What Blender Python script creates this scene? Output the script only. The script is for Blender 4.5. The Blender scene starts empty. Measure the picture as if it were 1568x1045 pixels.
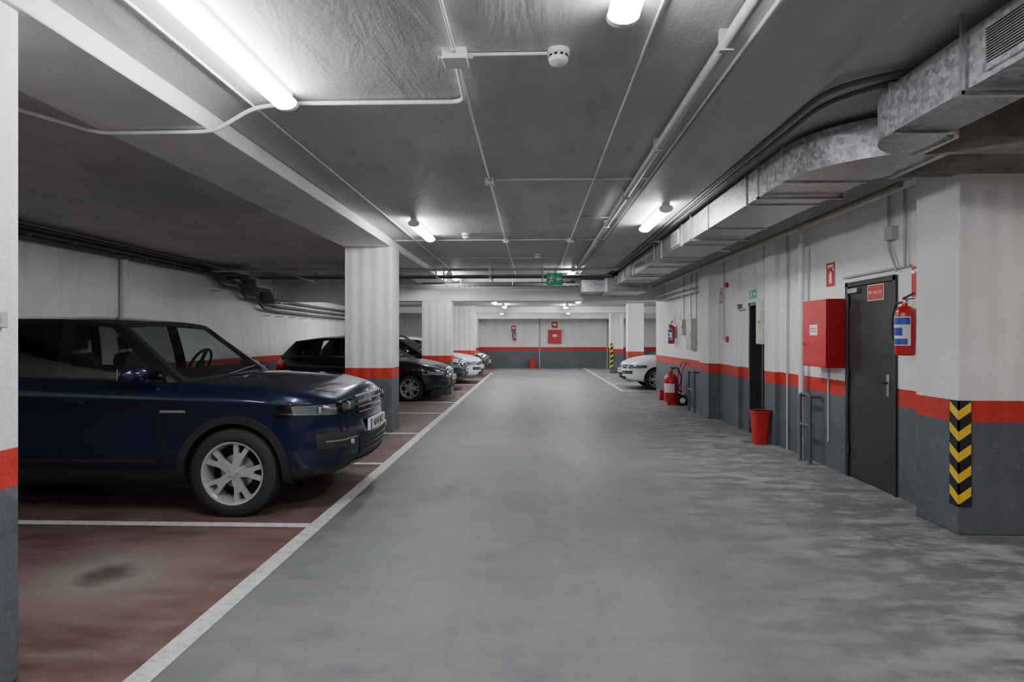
import bpy, bmesh, math, random
from mathutils import Vector, Matrix
random.seed(3)
scene = bpy.context.scene
COL = scene.collection
pi = math.pi

# ------------------------------------------------------------------ materials
def newmat(name):
    m = bpy.data.materials.new(name); m.use_nodes = True
    nt = m.node_tree
    for n in list(nt.nodes): nt.nodes.remove(n)
    out = nt.nodes.new('ShaderNodeOutputMaterial')
    b = nt.nodes.new('ShaderNodeBsdfPrincipled')
    nt.links.new(b.outputs[0], out.inputs[0])
    return m, nt, b, out

def inp(nt, sock, val):
    if isinstance(val, bpy.types.NodeSocket): nt.links.new(val, sock)
    else: sock.default_value = val
def c4(c): return (c[0], c[1], c[2], 1.0)
def pos(nt): return nt.nodes.new('ShaderNodeNewGeometry').outputs['Position']
def noise(nt, scale, detail=4, vec=None, rough=0.55, scl=None, dist=0.0):
    n = nt.nodes.new('ShaderNodeTexNoise'); n.inputs['Scale'].default_value = scale
    n.inputs['Detail'].default_value = detail; n.inputs['Roughness'].default_value = rough; n.inputs['Distortion'].default_value = dist
    v = vec if vec is not None else pos(nt)
    if scl:
        mp = nt.nodes.new('ShaderNodeMapping'); mp.inputs['Scale'].default_value = scl
        nt.links.new(v, mp.inputs[0]); v = mp.outputs[0]
    nt.links.new(v, n.inputs['Vector'])
    return n.outputs[0]
def ramp(nt, fac, stops):
    r = nt.nodes.new('ShaderNodeValToRGB'); e = r.color_ramp.elements
    e[0].position = stops[0][0]; e[0].color = c4(stops[0][1])
    e[1].position = stops[-1][0]; e[1].color = c4(stops[-1][1])
    for p, c in stops[1:-1]:
        k = e.new(p); k.color = c4(c)
    nt.links.new(fac, r.inputs[0]); return r.outputs[0]
def math_(nt, op, a, b=0.0, c=None, clamp=False):
    n = nt.nodes.new('ShaderNodeMath'); n.operation = op; n.use_clamp = clamp
    inp(nt, n.inputs[0], a); inp(nt, n.inputs[1], b)
    if c is not None: inp(nt, n.inputs[2], c)
    return n.outputs[0]
def mix(nt, fac, a, b, mode='MIX'):
    n = nt.nodes.new('ShaderNodeMix'); n.data_type = 'RGBA'; n.blend_type = mode
    inp(nt, n.inputs[0], fac)
    inp(nt, n.inputs[6], c4(a) if isinstance(a, tuple) else a)
    inp(nt, n.inputs[7], c4(b) if isinstance(b, tuple) else b)
    return n.outputs[2]
def bump(nt, b, h, strength, dist=0.01):
    n = nt.nodes.new('ShaderNodeBump'); n.inputs['Strength'].default_value = strength
    n.inputs['Distance'].default_value = dist
    nt.links.new(h, n.inputs['Height']); nt.links.new(n.outputs[0], b.inputs['Normal'])
def sepz(nt):
    s = nt.nodes.new('ShaderNodeSeparateXYZ'); nt.links.new(pos(nt), s.inputs[0]); return s.outputs

def simple(name, col, rough=0.5, metal=0.0, coat=0.0, var=0.08, nscale=12, emit=0, bmp=0.0, spec=0.5):
    m, nt, b, o = newmat(name)
    if var > 0:
        tc = nt.nodes.new('ShaderNodeTexCoord')
        n = noise(nt, nscale, 3, tc.outputs['Object'])
        lo = tuple(max(0, c*(1-var*2)) for c in col); hi = tuple(min(1, c*(1+var*2)) for c in col)
        nt.links.new(ramp(nt, n, [(0.25, lo), (0.75, hi)]), b.inputs['Base Color'])
        if bmp: bump(nt, b, n, bmp)
    else: b.inputs['Base Color'].default_value = c4(col)
    b.inputs['Roughness'].default_value = rough; b.inputs['Metallic'].default_value = metal
    b.inputs['Coat Weight'].default_value = coat; b.inputs['Coat Roughness'].default_value = 0.03
    b.inputs['Specular IOR Level'].default_value = spec
    if emit:
        b.inputs['Emission Color'].default_value = c4(col); b.inputs['Emission Strength'].default_value = emit
    return m

RED = (0.60, 0.035, 0.022)
def make_wall(name, boards=False):
    m, nt, b, o = newmat(name)
    z = sepz(nt)
    n1 = noise(nt, 1.3, 6); n2 = noise(nt, 9, 5); ns = noise(nt, 2.0, 5, scl=(3, 3, 0.35))
    white = ramp(nt, n1, [(0.3, (0.74, 0.74, 0.73)), (0.7, (0.86, 0.86, 0.85))])
    white = mix(nt, math_(nt, 'MULTIPLY', ramp(nt, ns, [(0.52, (0, 0, 0)), (0.75, (1, 1, 1))]), 0.45), white, (0.56, 0.55, 0.52))
    red = ramp(nt, n2, [(0.3, (0.50, 0.03, 0.02)), (0.7, RED)])
    gray = ramp(nt, n1, [(0.3, (0.080, 0.093, 0.110)), (0.75, (0.130, 0.145, 0.163))])
    gray = mix(nt, math_(nt, 'MULTIPLY', ramp(nt, n2, [(0.6, (0, 0, 0)), (0.75, (1, 1, 1))]), 0.35), gray, (0.30, 0.30, 0.30))
    zz = math_(nt, 'ADD', z[2], math_(nt, 'MULTIPLY', math_(nt, 'SUBTRACT', n2, 0.5), 0.012))
    c = mix(nt, math_(nt, 'LESS_THAN', zz, 1.02), white, red)
    c = mix(nt, math_(nt, 'LESS_THAN', zz, 0.855), c, gray)
    nt.links.new(c, b.inputs['Base Color'])
    b.inputs['Roughness'].default_value = 0.62
    h = math_(nt, 'ADD', n2, math_(nt, 'MULTIPLY', noise(nt, 45, 4), 0.5))
    if boards:
        w = nt.nodes.new('ShaderNodeTexWave'); w.inputs['Scale'].default_value = 1.6; w.bands_direction = 'X'
        w.inputs['Distortion'].default_value = 1.0
        mp = nt.nodes.new('ShaderNodeMapping'); mp.inputs['Scale'].default_value = (1, 1, 0.05)
        nt.links.new(pos(nt), mp.inputs[0]); nt.links.new(mp.outputs[0], w.inputs[0])
        h = math_(nt, 'ADD', h, math_(nt, 'MULTIPLY', w.outputs[1], 0.8))
    bump(nt, b, h, 0.6, 0.016)
    return m
M_wall = make_wall('painted_wall')
M_col = make_wall('painted_column', True)

def make_ceiling():
    m, nt, b, o = newmat('ceiling_paint')
    n1 = noise(nt, 0.7, 7); n2 = noise(nt, 1.6, 7, scl=(1.6, 0.5, 1), dist=1.2, rough=.6); n3 = noise(nt, 30, 4)
    c = ramp(nt, n1, [(0.3, (0.44, 0.44, 0.425)), (0.7, (0.56, 0.56, 0.54))])
    c = mix(nt, math_(nt, 'MULTIPLY', ramp(nt, n2, [(0.5, (0, 0, 0)), (0.72, (1, 1, 1))]), 0.45), c, (0.25, 0.25, 0.24))
    nt.links.new(c, b.inputs['Base Color']); b.inputs['Roughness'].default_value = 0.6
    bump(nt, b, math_(nt, 'ADD', n2, math_(nt, 'MULTIPLY', n3, 0.2)), 0.4, 0.03)
    return m
M_ceil = make_ceiling()
M_beam = simple('beam_white_paint', (0.76, 0.76, 0.75), 0.65, var=0.05, nscale=3, bmp=0.2)

def make_floor():
    m, nt, b, o = newmat('floor_epoxy_concrete')
    xyz = sepz(nt)
    n1 = noise(nt, 0.8, 8, rough=0.65); n2 = noise(nt, 4.0, 8, rough=0.7, scl=(0.6, 1.6, 1)); n3 = noise(nt, 40, 4)
    n4 = noise(nt, 1.7, 9, rough=0.75, dist=0.8); n5 = noise(nt, 2.2, 8, rough=0.7, scl=(2.6, 0.25, 1), dist=0.4)
    g = ramp(nt, n1, [(0.35, (0.128, 0.134, 0.136)), (0.65, (0.185, 0.191, 0.191))])
    g = mix(nt, math_(nt, 'MULTIPLY', ramp(nt, n2, [(0.4, (0, 0, 0)), (0.7, (1, 1, 1))]), 0.55), g, (0.24, 0.244, 0.242))
    g = mix(nt, math_(nt, 'MULTIPLY', ramp(nt, n4, [(0.52, (0, 0, 0)), (0.66, (1, 1, 1))]), 0.45), g, (0.095, 0.097, 0.098))
    # lengthwise tyre wear
    g = mix(nt, math_(nt, 'MULTIPLY', ramp(nt, n5, [(0.55, (0, 0, 0)), (0.68, (1, 1, 1))]), 0.3), g, (0.09, 0.09, 0.09))
    band = math_(nt, 'MULTIPLY', math_(nt, 'SUBTRACT', xyz[0], 0.9), 0.6, clamp=True)
    nn = math_(nt, 'ADD', math_(nt, 'MULTIPLY', n2, 0.5), math_(nt, 'MULTIPLY', n4, 0.5))
    dust = math_(nt, 'MULTIPLY', band, ramp(nt, nn, [(0.47, (0, 0, 0)), (0.57, (1, 1, 1))]))
    g = mix(nt, math_(nt, 'MULTIPLY', dust, 0.6), g, (0.46, 0.46, 0.44))
    spots = nt.nodes.new('ShaderNodeTexVoronoi'); spots.inputs['Scale'].default_value = 1.3
    nt.links.new(pos(nt), spots.inputs['Vector'])
    g = mix(nt, math_(nt, 'MULTIPLY', math_(nt, 'LESS_THAN', spots.outputs['Distance'], 0.022), 0.6), g, (0.04, 0.04, 0.04))
    r = ramp(nt, n1, [(0.35, (0.10, 0.058, 0.052)), (0.65, (0.165, 0.092, 0.082))])
    r = mix(nt, math_(nt, 'MULTIPLY', ramp(nt, n2, [(0.42, (0, 0, 0)), (0.68, (1, 1, 1))]), 0.65), r, (0.23, 0.175, 0.16))
    r = mix(nt, math_(nt, 'MULTIPLY', ramp(nt, n4, [(0.52, (0, 0, 0)), (0.66, (1, 1, 1))]), 0.45), r, (0.07, 0.045, 0.04))
    vd = nt.nodes.new('ShaderNodeVectorMath'); vd.operation = 'DISTANCE'
    nt.links.new(pos(nt), vd.inputs[0]); vd.inputs[1].default_value = (-2.68, 3.62, 0)
    dd = math_(nt, 'ADD', vd.outputs['Value'], math_(nt, 'MULTIPLY', math_(nt, 'SUBTRACT', n2, 0.5), 0.35))
    st = ramp(nt, dd, [(0.08, (1, 1, 1)), (0.2, (0, 0, 0))])
    st2 = ramp(nt, dd, [(0.2, (1, 1, 1)), (0.75, (0, 0, 0))])
    r = mix(nt, math_(nt, 'MULTIPLY', st2, 0.5), r, (0.36, 0.31, 0.28))
    r = mix(nt, math_(nt, 'MULTIPLY', st, 0.75), r, (0.06, 0.042, 0.036))
    edge = math_(nt, 'ADD', xyz[0], math_(nt, 'MULTIPLY', math_(nt, 'SUBTRACT', n3, 0.5), 0.02))
    c = mix(nt, math_(nt, 'LESS_THAN', edge, -1.72), g, r)
    nt.links.new(c, b.inputs['Base Color'])
    nt.links.new(ramp(nt, n2, [(0.3, (0.40,)*3), (0.7, (0.62,)*3)]), b.inputs['Roughness'])
    b.inputs['Specular IOR Level'].default_value = 0.4
    bump(nt, b, math_(nt, 'ADD', n2, math_(nt, 'MULTIPLY', n3, 0.5)), 0.22, 0.012)
    return m
M_floor = make_floor()

def make_line():
    m, nt, b, o = newmat('worn_line_paint')
    n = noise(nt, 14, 8, rough=0.75)
    nt.links.new(ramp(nt, n, [(0.32, (0.30, 0.29, 0.28)), (0.5, (0.66, 0.66, 0.64)), (0.8, (0.78, 0.78, 0.76))]), b.inputs['Base Color'])
    b.inputs['Roughness'].default_value = 0.55
    return m
M_line = make_line()

def make_galv():
    m, nt, b, o = newmat('galvanised_steel')
    v = nt.nodes.new('ShaderNodeTexVoronoi'); v.inputs['Scale'].default_value = 38
    nt.links.new(pos(nt), v.inputs['Vector'])
    n = noise(nt, 2.5, 5)
    c = ramp(nt, v.outputs['Color'], [(0.2, (0.33, 0.345, 0.36)), (0.8, (0.60, 0.615, 0.63))])
    c = mix(nt, math_(nt, 'MULTIPLY', n, 0.35), c, (0.40, 0.385, 0.36))
    nt.links.new(c, b.inputs['Base Color']); b.inputs['Metallic'].default_value = 0.55
    nt.links.new(ramp(nt, v.outputs['Color'], [(0, (0.28,)*3), (1, (0.48,)*3)]), b.inputs['Roughness'])
    return m
M_galv = make_galv()
M_galvb = simple('aged_galvanised', (0.46, 0.39, 0.335), 0.5, 0.3, var=0.15, nscale=8)
M_pipe = simple('grey_painted_pipe', (0.46, 0.46, 0.43), 0.5, 0.1)
M_pipew = simple('white_conduit', (0.72, 0.72, 0.69), 0.45)
M_pipeo = simple('olive_pipe', (0.28, 0.28, 0.22), 0.5, 0.1)
M_piped = simple('dark_pipe', (0.11, 0.11, 0.11), 0.5)
M_black = simple('black_plastic', (0.018, 0.018, 0.019), 0.5)
M_blackg = simple('gloss_black', (0.008, 0.008, 0.009), 0.12, coat=0.6, var=0)
M_rubber = simple('tyre_rubber', (0.022, 0.022, 0.023), 0.75, bmp=0.2, nscale=40)
M_alloy = simple('alloy_silver', (0.56, 0.56, 0.57), 0.35, 0.5, var=0.03)
M_steel = simple('brushed_steel', (0.45, 0.45, 0.45), 0.4, 0.8)
M_chrome = simple('chrome', (0.8, 0.8, 0.82), 0.12, 1.0, var=0)
M_red = simple('extinguisher_red', (0.55, 0.012, 0.015), 0.3, coat=0.4, var=0.03)
M_redm = simple('red_sheet_metal', (0.52, 0.016, 0.02), 0.38, coat=0.2, var=0.04)
M_redp = simple('red_plastic', (0.5, 0.02, 0.018), 0.45)
M_white = simple('white_plastic', (0.80, 0.80, 0.79), 0.4, var=0.02)
M_cream = simple('cream_enclosure', (0.55, 0.56, 0.47), 0.45)
M_blue = simple('label_blue', (0.03, 0.08, 0.42), 0.4, var=0)
M_yel = simple('reflective_yellow', (0.85, 0.55, 0.03), 0.45, var=0.05)
M_green = simple('exit_sign_green', (0.01, 0.22, 0.09), 0.4, var=0, emit=0.25)
M_door = simple('black_door_paint', (0.030, 0.030, 0.030), 0.42, var=0.15, nscale=5)
M_darkgap = simple('dark_interior', (0.01, 0.01, 0.01), 0.8, var=0)
M_grille = simple('grille_grey', (0.22, 0.22, 0.22), 0.5, 0.3)
M_seat = simple('seat_fabric', (0.07, 0.065, 0.06), 0.8)
M_lamp = simple('lamp_inner', (0.55, 0.57, 0.60), 0.15, 0.7, var=0)
M_tail = simple('tail_lamp_red', (0.5, 0.01, 0.01), 0.15, coat=1, var=0, emit=0.1)
M_brass = simple('brass', (0.6, 0.45, 0.2), 0.35, 0.9)

def make_emit(name, col, s):
    m, nt, b, o = newmat(name)
    e = nt.nodes.new('ShaderNodeEmission'); e.inputs[0].default_value = c4(col); e.inputs[1].default_value = s
    nt.links.new(e.outputs[0], o.inputs[0]); return m
ES = 70
M_tube = make_emit('fluorescent_cool', (0.955, 0.975, 1.0), ES)
M_tubev = make_emit('fluorescent_violet', (0.92, 0.90, 1.0), ES)
M_tubew = make_emit('fluorescent_warm', (1.0, 0.87, 0.78), ES*.75)

def make_glass(name, tint):
    m, nt, b, o = newmat(name)
    t = nt.nodes.new('ShaderNodeBsdfTransparent'); t.inputs[0].default_value = c4(tint)
    g = nt.nodes.new('ShaderNodeBsdfGlossy'); g.inputs['Roughness'].default_value = 0.02
    f = nt.nodes.new('ShaderNodeFresnel'); f.inputs[0].default_value = 1.5
    x = nt.nodes.new('ShaderNodeMixShader')
    nt.links.new(math_(nt, 'ADD', f.outputs[0], 0.04, clamp=True), x.inputs[0]); nt.links.new(t.outputs[0], x.inputs[1]); nt.links.new(g.outputs[0], x.inputs[2])
    nt.links.new(x.outputs[0], o.inputs[0]); return m
M_glass = make_glass('car_glass', (0.76, 0.84, 0.80))
M_glassd = make_glass('privacy_glass', (0.30, 0.33, 0.32))
M_clear = make_glass('lamp_lens', (0.85, 0.87, 0.9))

# ------------------------------------------------------------------ mesh builder
class MB:
    def __init__(s): s.v = []; s.f = []; s.m = []; s.sm = []; s.mats = []
    def mi(s, mat):
        if mat not in s.mats: s.mats.append(mat)
        return s.mats.index(mat)
    def face(s, pts, mat, smooth=False):
        i = len(s.v); s.v += [tuple(p) for p in pts]; s.f.append(tuple(range(i, i+len(pts)))); s.m.append(s.mi(mat)); s.sm.append(smooth)
    def grid(s, rows, mat, smooth=True):
        i0 = len(s.v); nr = len(rows); nc = len(rows[0])
        for r in rows: s.v += [tuple(p) for p in r]
        for i in range(nr-1):
            for j in range(nc-1):
                mt = mat(i, j) if callable(mat) else mat
                a = i0+i*nc+j
                s.f.append((a, a+1, a+nc+1, a+nc)); s.m.append(s.mi(mt)); s.sm.append(smooth)
    def box(s, x0, x1, y0, y1, z0, z1, mat, T=None):
        P = [Vector(p) for p in ((x0,y0,z0),(x1,y0,z0),(x1,y1,z0),(x0,y1,z0),(x0,y0,z1),(x1,y0,z1),(x1,y1,z1),(x0,y1,z1))]
        if T is not None: P = [T @ p for p in P]
        i = len(s.v); s.v += [tuple(p) for p in P]
        for f in ((0,3,2,1),(4,5,6,7),(0,1,5,4),(1,2,6,5),(2,3,7,6),(3,0,4,7)):
            s.f.append(tuple(i+k for k in f)); s.m.append(s.mi(mat)); s.sm.append(False)
    def prism(s, poly, axis, a, b, mat, T=None):
        def P(u, v, w):
            p = {'x': (w, u, v), 'y': (u, w, v), 'z': (u, v, w)}[axis]
            p = Vector(p); return T @ p if T is not None else p
        A = [P(u, v, a) for u, v in poly]; B = [P(u, v, b) for u, v in poly]
        s.face(A[::-1], mat); s.face(B, mat)
        n = len(poly)
        for i in range(n):
            j = (i+1) % n; s.face([A[i], A[j], B[j], B[i]], mat)
    def lathe(s, prof, c=(0,0,0), axis='z', n=24, mat=None, T=None):
        rows = []
        for r, h in prof:
            row = []
            for k in range(n+1):
                a = 2*pi*(k % n)/n; u = r*math.cos(a); w = r*math.sin(a)
                p = {'z': (u, w, h), 'y': (u, h, w), 'x': (h, u, w)}[axis]
                p = Vector((p[0]+c[0], p[1]+c[1], p[2]+c[2]))
                if T is not None: p = T @ p
                row.append(p)
            rows.append(row)
        s.grid(rows, mat)
    def cyl(s, p0, p1, r, mat, n=12, r2=None):
        p0 = Vector(p0); p1 = Vector(p1); d = (p1-p0); L = d.length
        q = d.to_track_quat('Z', 'Y').to_matrix().to_4x4(); T = Matrix.Translation(p0) @ q
        r2 = r if r2 is None else r2
        s.lathe([(0.0001, 0), (r, 0), (r2, L), (0.0001, L)], n=n, mat=mat, T=T)
    def tube(s, pts, r, mat, n=8, closed=False):
        pts = [Vector(p) for p in pts]
        for i in range(len(pts)-1): s.cyl(pts[i], pts[i+1], r, mat, n)
    def obj(s, name, parent=None, loc=(0,0,0), rot=(0,0,0), bevel=0, sharp=38, merge=1e-5):
        me = bpy.data.meshes.new(name); me.from_pydata(s.v, [], s.f)
        for m in s.mats: me.materials.append(m)
        for i, p in enumerate(me.polygons): p.material_index = s.m[i]; p.use_smooth = s.sm[i]
        bm = bmesh.new(); bm.from_mesh(me)
        bmesh.ops.remove_doubles(bm, verts=bm.verts, dist=merge)
        bmesh.ops.dissolve_degenerate(bm, edges=bm.edges, dist=1e-6)
        bmesh.ops.recalc_face_normals(bm, faces=bm.faces)
        bm.to_mesh(me); bm.free()
        me.set_sharp_from_angle(angle=math.radians(sharp))
        o = bpy.data.objects.new(name, me); COL.objects.link(o)
        o.location = loc; o.rotation_euler = rot
        if parent: o.parent = parent
        if bevel:
            b = o.modifiers.new('b', 'BEVEL'); b.width = bevel; b.segments = 2; b.limit_method = 'ANGLE'; b.angle_limit = 0.6
        return o
def empty(name, loc=(0,0,0), rot=(0,0,0)):
    e = bpy.data.objects.new(name, None); COL.objects.link(e); e.location = loc; e.rotation_euler = rot
    e.empty_display_size = 0.2; return e
def fillet(pts, r):
    pts = [Vector(p) for p in pts]; out = [pts[0]]
    for i in range(1, len(pts)-1):
        a, b, c = pts[i-1], pts[i], pts[i+1]
        d1 = (a-b); d2 = (c-b); k = min(r, d1.length*0.45, d2.length*0.45)
        p0 = b+d1.normalized()*k; p1 = b+d2.normalized()*k
        for t in (0, .2, .4, .6, .8, 1): out.append(p0*(1-t)**2+b*2*t*(1-t)+p1*t*t)
    out.append(pts[-1]); return out
def pipes(name, paths, r, mat, fr=0.08, parent=None):
    cu = bpy.data.curves.new(name, 'CURVE'); cu.dimensions = '3D'; cu.bevel_depth = r; cu.bevel_resolution = 3; cu.use_fill_caps = True
    for p in paths:
        q = fillet(p, fr); s = cu.splines.new('POLY'); s.points.add(len(q)-1)
        for i, a in enumerate(q): s.points[i].co = (a.x, a.y, a.z, 1)
        s.use_smooth = True
    cu.materials.append(mat)
    o = bpy.data.objects.new(name, cu); COL.objects.link(o)
    if parent: o.parent = parent
    return o
def text(name, body, loc, rot, size, mat, parent):
    cu = bpy.data.curves.new(name, 'FONT'); cu.body = body; cu.size = size; cu.align_x = 'CENTER'; cu.align_y = 'CENTER'; cu.extrude = 0.0005
    cu.materials.append(mat)
    o = bpy.data.objects.new(name, cu); COL.objects.link(o); o.location = loc; o.rotation_euler = rot
    if parent: o.parent = parent
    return o
ROTR = (pi/2, 0, -pi/2)   # facing -X

# ------------------------------------------------------------------ room shell
XL, XR = -6.9, 8.0
CH = 3.06; FC = 2.66; YB = -6.0; YF = 29.3
WX = 3.42
def slab(name, x0, x1, y0, y1, z0, z1, mat, bevel=0):
    b = MB(); b.box(x0, x1, y0, y1, z0, z1, mat); return b.obj(name, bevel=bevel)
slab('floor', XL-.2, XR+.2, YB-.2, YF+.2, -0.15, 0, M_floor)
slab('ceiling', XL-.2, XR+.2, YB-.2, 15.7, CH, CH+.2, M_ceil)
slab('ceiling_far', XL-.2, XR+.2, 15.7, YF+.2, FC, FC+.2, M_ceil)
slab('wall_left', XL-.2, XL, YB, YF, 0, CH, M_wall)
slab('wall_outer', XR, XR+.2, YB, YF, 0, CH, M_wall)
slab('wall_far', XL, XR, YF, YF+.2, 0, CH, M_wall)
slab('wall_back', XL, XR, YB-.2, YB, 0, CH, M_wall)
slab('wall_recess', XL, -2.6, 25.0, YF, 0, FC, M_wall)

D1 = (5.63, 6.52, 2.09); D2 = (8.80, 9.38, 2.04)
w = MB()
def wr(y0, y1, z0=0, z1=CH): w.box(WX, WX+.2, y0, y1, z0, z1, M_wall)
wr(5.07, D1[0]); wr(D1[0], D1[1], D1[2], CH); wr(D1[1], D2[0]); wr(D2[0], D2[1], D2[2], CH); wr(D2[1], 16.4)
w.box(WX+.2, XR, 16.2, 16.4, 0, CH, M_wall)
w.box(WX-.07, WX, 8.25, 8.62, 0, CH, M_wall)
w.box(WX-.05, WX, 9.75, 10.1, 0, CH, M_wall)
w.obj('wall_right')
slab('wall_side_bay', 3.75, XR, 4.75, 4.95, 0, CH, M_wall)

def column(x0, x1, y0, y1, z1):
    b = MB(); b.box(x0, x1, y0, y1, 0, z1, M_col); o = b.obj('concrete_column', bevel=0.008); return o
LB = 2.93
column(-3.0, -2.25, 2.0, 2.5, LB)
column(-2.96, -2.21, 9.17, 9.67, LB)
column(-2.92, -2.14, 15.4, 15.9, 2.46)
column(-2.92, -2.14, 21.6, 22.1, FC)
column(3.23, 3.76, 4.57, 5.07, CH)
column(3.24, 3.60, 10.95, 11.55, CH)
column(3.25, 3.78, 20.1, 20.6, FC)
column(3.25, 3.78, 24.6, 25.1, FC)
column(5.9, 6.5, 24.6, 25.1, FC)
def beam(x0, x1, y0, y1, z0, z1, m=None, nm='ceiling_beam'):
    b = MB(); b.box(x0, x1, y0, y1, z0, z1, m or M_beam); return b.obj(nm, bevel=0.01)
beam(-2.98, -2.22, YB, 15.4, LB, CH)
beam(XL, WX, 15.4, 15.9, 2.46, CH)
beam(XL, XR, 22.1, 22.5, 2.42, FC)
beam(XL, XR, 27.6, 28.0, 2.38, FC)
beam(1.12, 1.75, YB, 15.4, 3.0, CH, M_ceil)
beam(WX-.16, WX, 5.07, 15.4, 2.86, CH)
l = MB()
def fl(x0, x1, y0, y1): l.face([(x0, y0, .003), (x1, y0, .003), (x1, y1, .003), (x0, y1, .003)], M_line)
fl(-1.78, -1.66, YB+.1, 24.9)
for y in (0.0, 4.57, 6.86, 9.05, 11.5, 13.45, 16.1, 18.5, 20.9, 23.3): fl(XL+.05, -1.78, y, y+.10)
fl(2.46, 2.57, 16.4, 29.0)
for y in (16.5, 19.0, 21.5, 24.0, 26.5): fl(2.57, XR-.1, y, y+.1)
l.obj('parking_line_paint')

# ------------------------------------------------------------------ light fixtures
def fixture(x, y, z=CH, L=1.25, mt=None, rot=0):
    mt = mt or M_tube
    e = empty('fluorescent_light_fixture', (x, y, z), (0, 0, rot))
    b = MB(); b.box(-.045, .045, -L/2, L/2, -.03, 0, M_white)
    for s_ in (-1, 1):
        yy = s_*L/2; n = 14
        pr = [(.078*math.cos(2*pi*k/n), -.07+.046*math.sin(2*pi*k/n)) for k in range(n)]
        b.prism(pr, 'y', yy-.018, yy+.018, M_white)
    b.obj('housing', e, bevel=.003)
    b = MB(); n = 14; rows = []
    for yy in (-L/2+.018, L/2-.018):
        rows.append([(.074*math.cos(2*pi*k/n), yy, -.07+.042*math.sin(2*pi*k/n)) for k in range(n+1)])
    b.grid(rows, mt); b.obj('diffuser', e)
    return e
for x, y, m in ((-1.57, 3.07, None), (.42, 2.12, M_tubev), (-1.55, 8.25, None), (1.48, 7.2, None), (-1.95, 14.35, None), (.9, 13.6, None),
                (-1.57, -2.0, None), (.46, -2.6, None), (-4.9, -.8, None), (2.9, -2.6, None)):  # this row is unseen behind the camera, added for ambient and left-wall light
    z = 3.0 if 1.12 < x < 1.75 else CH
    fixture(x, y, z, mt=m)
fixture(5.2, 2.6, mt=M_tubew)
for x, y in ((-1.2, 18.2), (1.4, 17.6), (-1.0, 20.6), (1.2, 21), (.3, 24.3), (-1.4, 26.2), (1.6, 26.0), (5.2, 18.6), (5.2, 23.9), (-4.9, 18.3)):
    fixture(x, y, FC)

# ------------------------------------------------------------------ ventilation duct
Z0, Z1 = 2.74, 3.01
d = MB()
def ring(x0, x1, y0, y1, z0, z1, t=.012, ax='y'):
    d.box(x0-t, x1+t, y0, y1, z0-t, z1+t, M_galv)
d.box(2.0, 2.65, 4.75, 13.9, Z0, Z1, M_galv)
for y in (4.75, 5.55, 6.75, 7.95, 9.2, 10.4, 11.6, 12.8): ring(2.0, 2.65, y, y+.03, Z0, Z1)
def elbow(cx, cy, ri, ro, a0, a1, z0, z1, mat):
    n = 14; rows = [[], [], [], []]
    for k in range(n+1):
        a = a0+(a1-a0)*k/n; c, s = math.cos(a), math.sin(a)
        rows[0].append((cx+ro*c, cy+ro*s, z0)); rows[1].append((cx+ro*c, cy+ro*s, z1))
        rows[2].append((cx+ri*c, cy+ri*s, z1)); rows[3].append((cx+ri*c, cy+ri*s, z0))
    d.grid([rows[0], rows[1], rows[2], rows[3], rows[0]], mat)
elbow(2.75, 4.75, .10, .75, pi, 1.5*pi, Z0, Z1, M_galv)
d.box(2.75, XR-.02, 4.0, 4.65, Z0, Z1, M_galvb)
ring(2.75, 2.78, 4.0, 4.65, Z0, Z1)
ZB0, ZB1 = 2.70, 2.98
elbow(2.50, 3.55, .05, .40, pi/2, pi, ZB0, ZB1, M_galv)
d.box(2.10, 2.45, YB+.1, 3.55, ZB0, ZB1, M_galv)
d.box(2.50, XR-.02, 3.60, 3.95, ZB0, ZB1, M_galvb)
for y in (3.5, 2.3, 1.1, -.1, -1.3): ring(2.10, 2.45, y, y+.03, ZB0, ZB1)
d.box(2.5, 2.53, 3.58, 3.97, ZB0-.015, ZB1+.015, M_galv); d.box(3.7, 3.73, 3.58, 3.97, ZB0-.015, ZB1+.015, M_galv)
d.box(1.76, 2.7, 13.9, 15.35, 2.58, 2.95, M_galv); d.box(1.2, 1.76, 14.4, 15.2, 2.62, 2.9, M_galv)
for y in (5.2, 7.4, 9.6, 11.8, 13.4):
    d.box(1.95, 2.70, y, y+.03, Z0-.035, Z0-.012, M_steel)
    for x in (1.97, 2.68): d.box(x-.008, x+.008, y, y+.016, Z0-.03, CH, M_steel)
for y in (.5, 2.9):
    d.box(2.05, 2.50, y, y+.03, ZB0-.035, ZB0-.012, M_steel)
    for x in (2.07, 2.48): d.box(x-.008, x+.008, y, y+.016, ZB0-.03, CH, M_steel)
def grille(x, y0, y1, z0, z1, m=None):
    m = m or M_white
    d.box(x-.016, x, y0, y1, z0, z1, M_galv if m is M_grille else m)
    d.box(x-.018, x-.014, y0+.03, y1-.03, z0+.03, z1-.03, M_darkgap)
    n = 13
    for k in range(n):
        zz = z0+.035+(z1-z0-.07)*k/(n-1); d.box(x-.026, x-.016, y0+.03, y1-.03, zz-.003, zz+.003, m)
grille(2.0, 8.1, 8.5, Z0+.04, Z1-.03); grille(2.0, 12.0, 12.5, Z0+.04, Z1-.03)
grille(2.10, 2.46, 2.80, ZB0+.03, ZB1-.03, M_grille); grille(2.10, 1.98, 2.26, ZB0+.03, ZB1-.03, M_grille)
d.obj('ventilation_duct', sharp=30)

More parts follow.
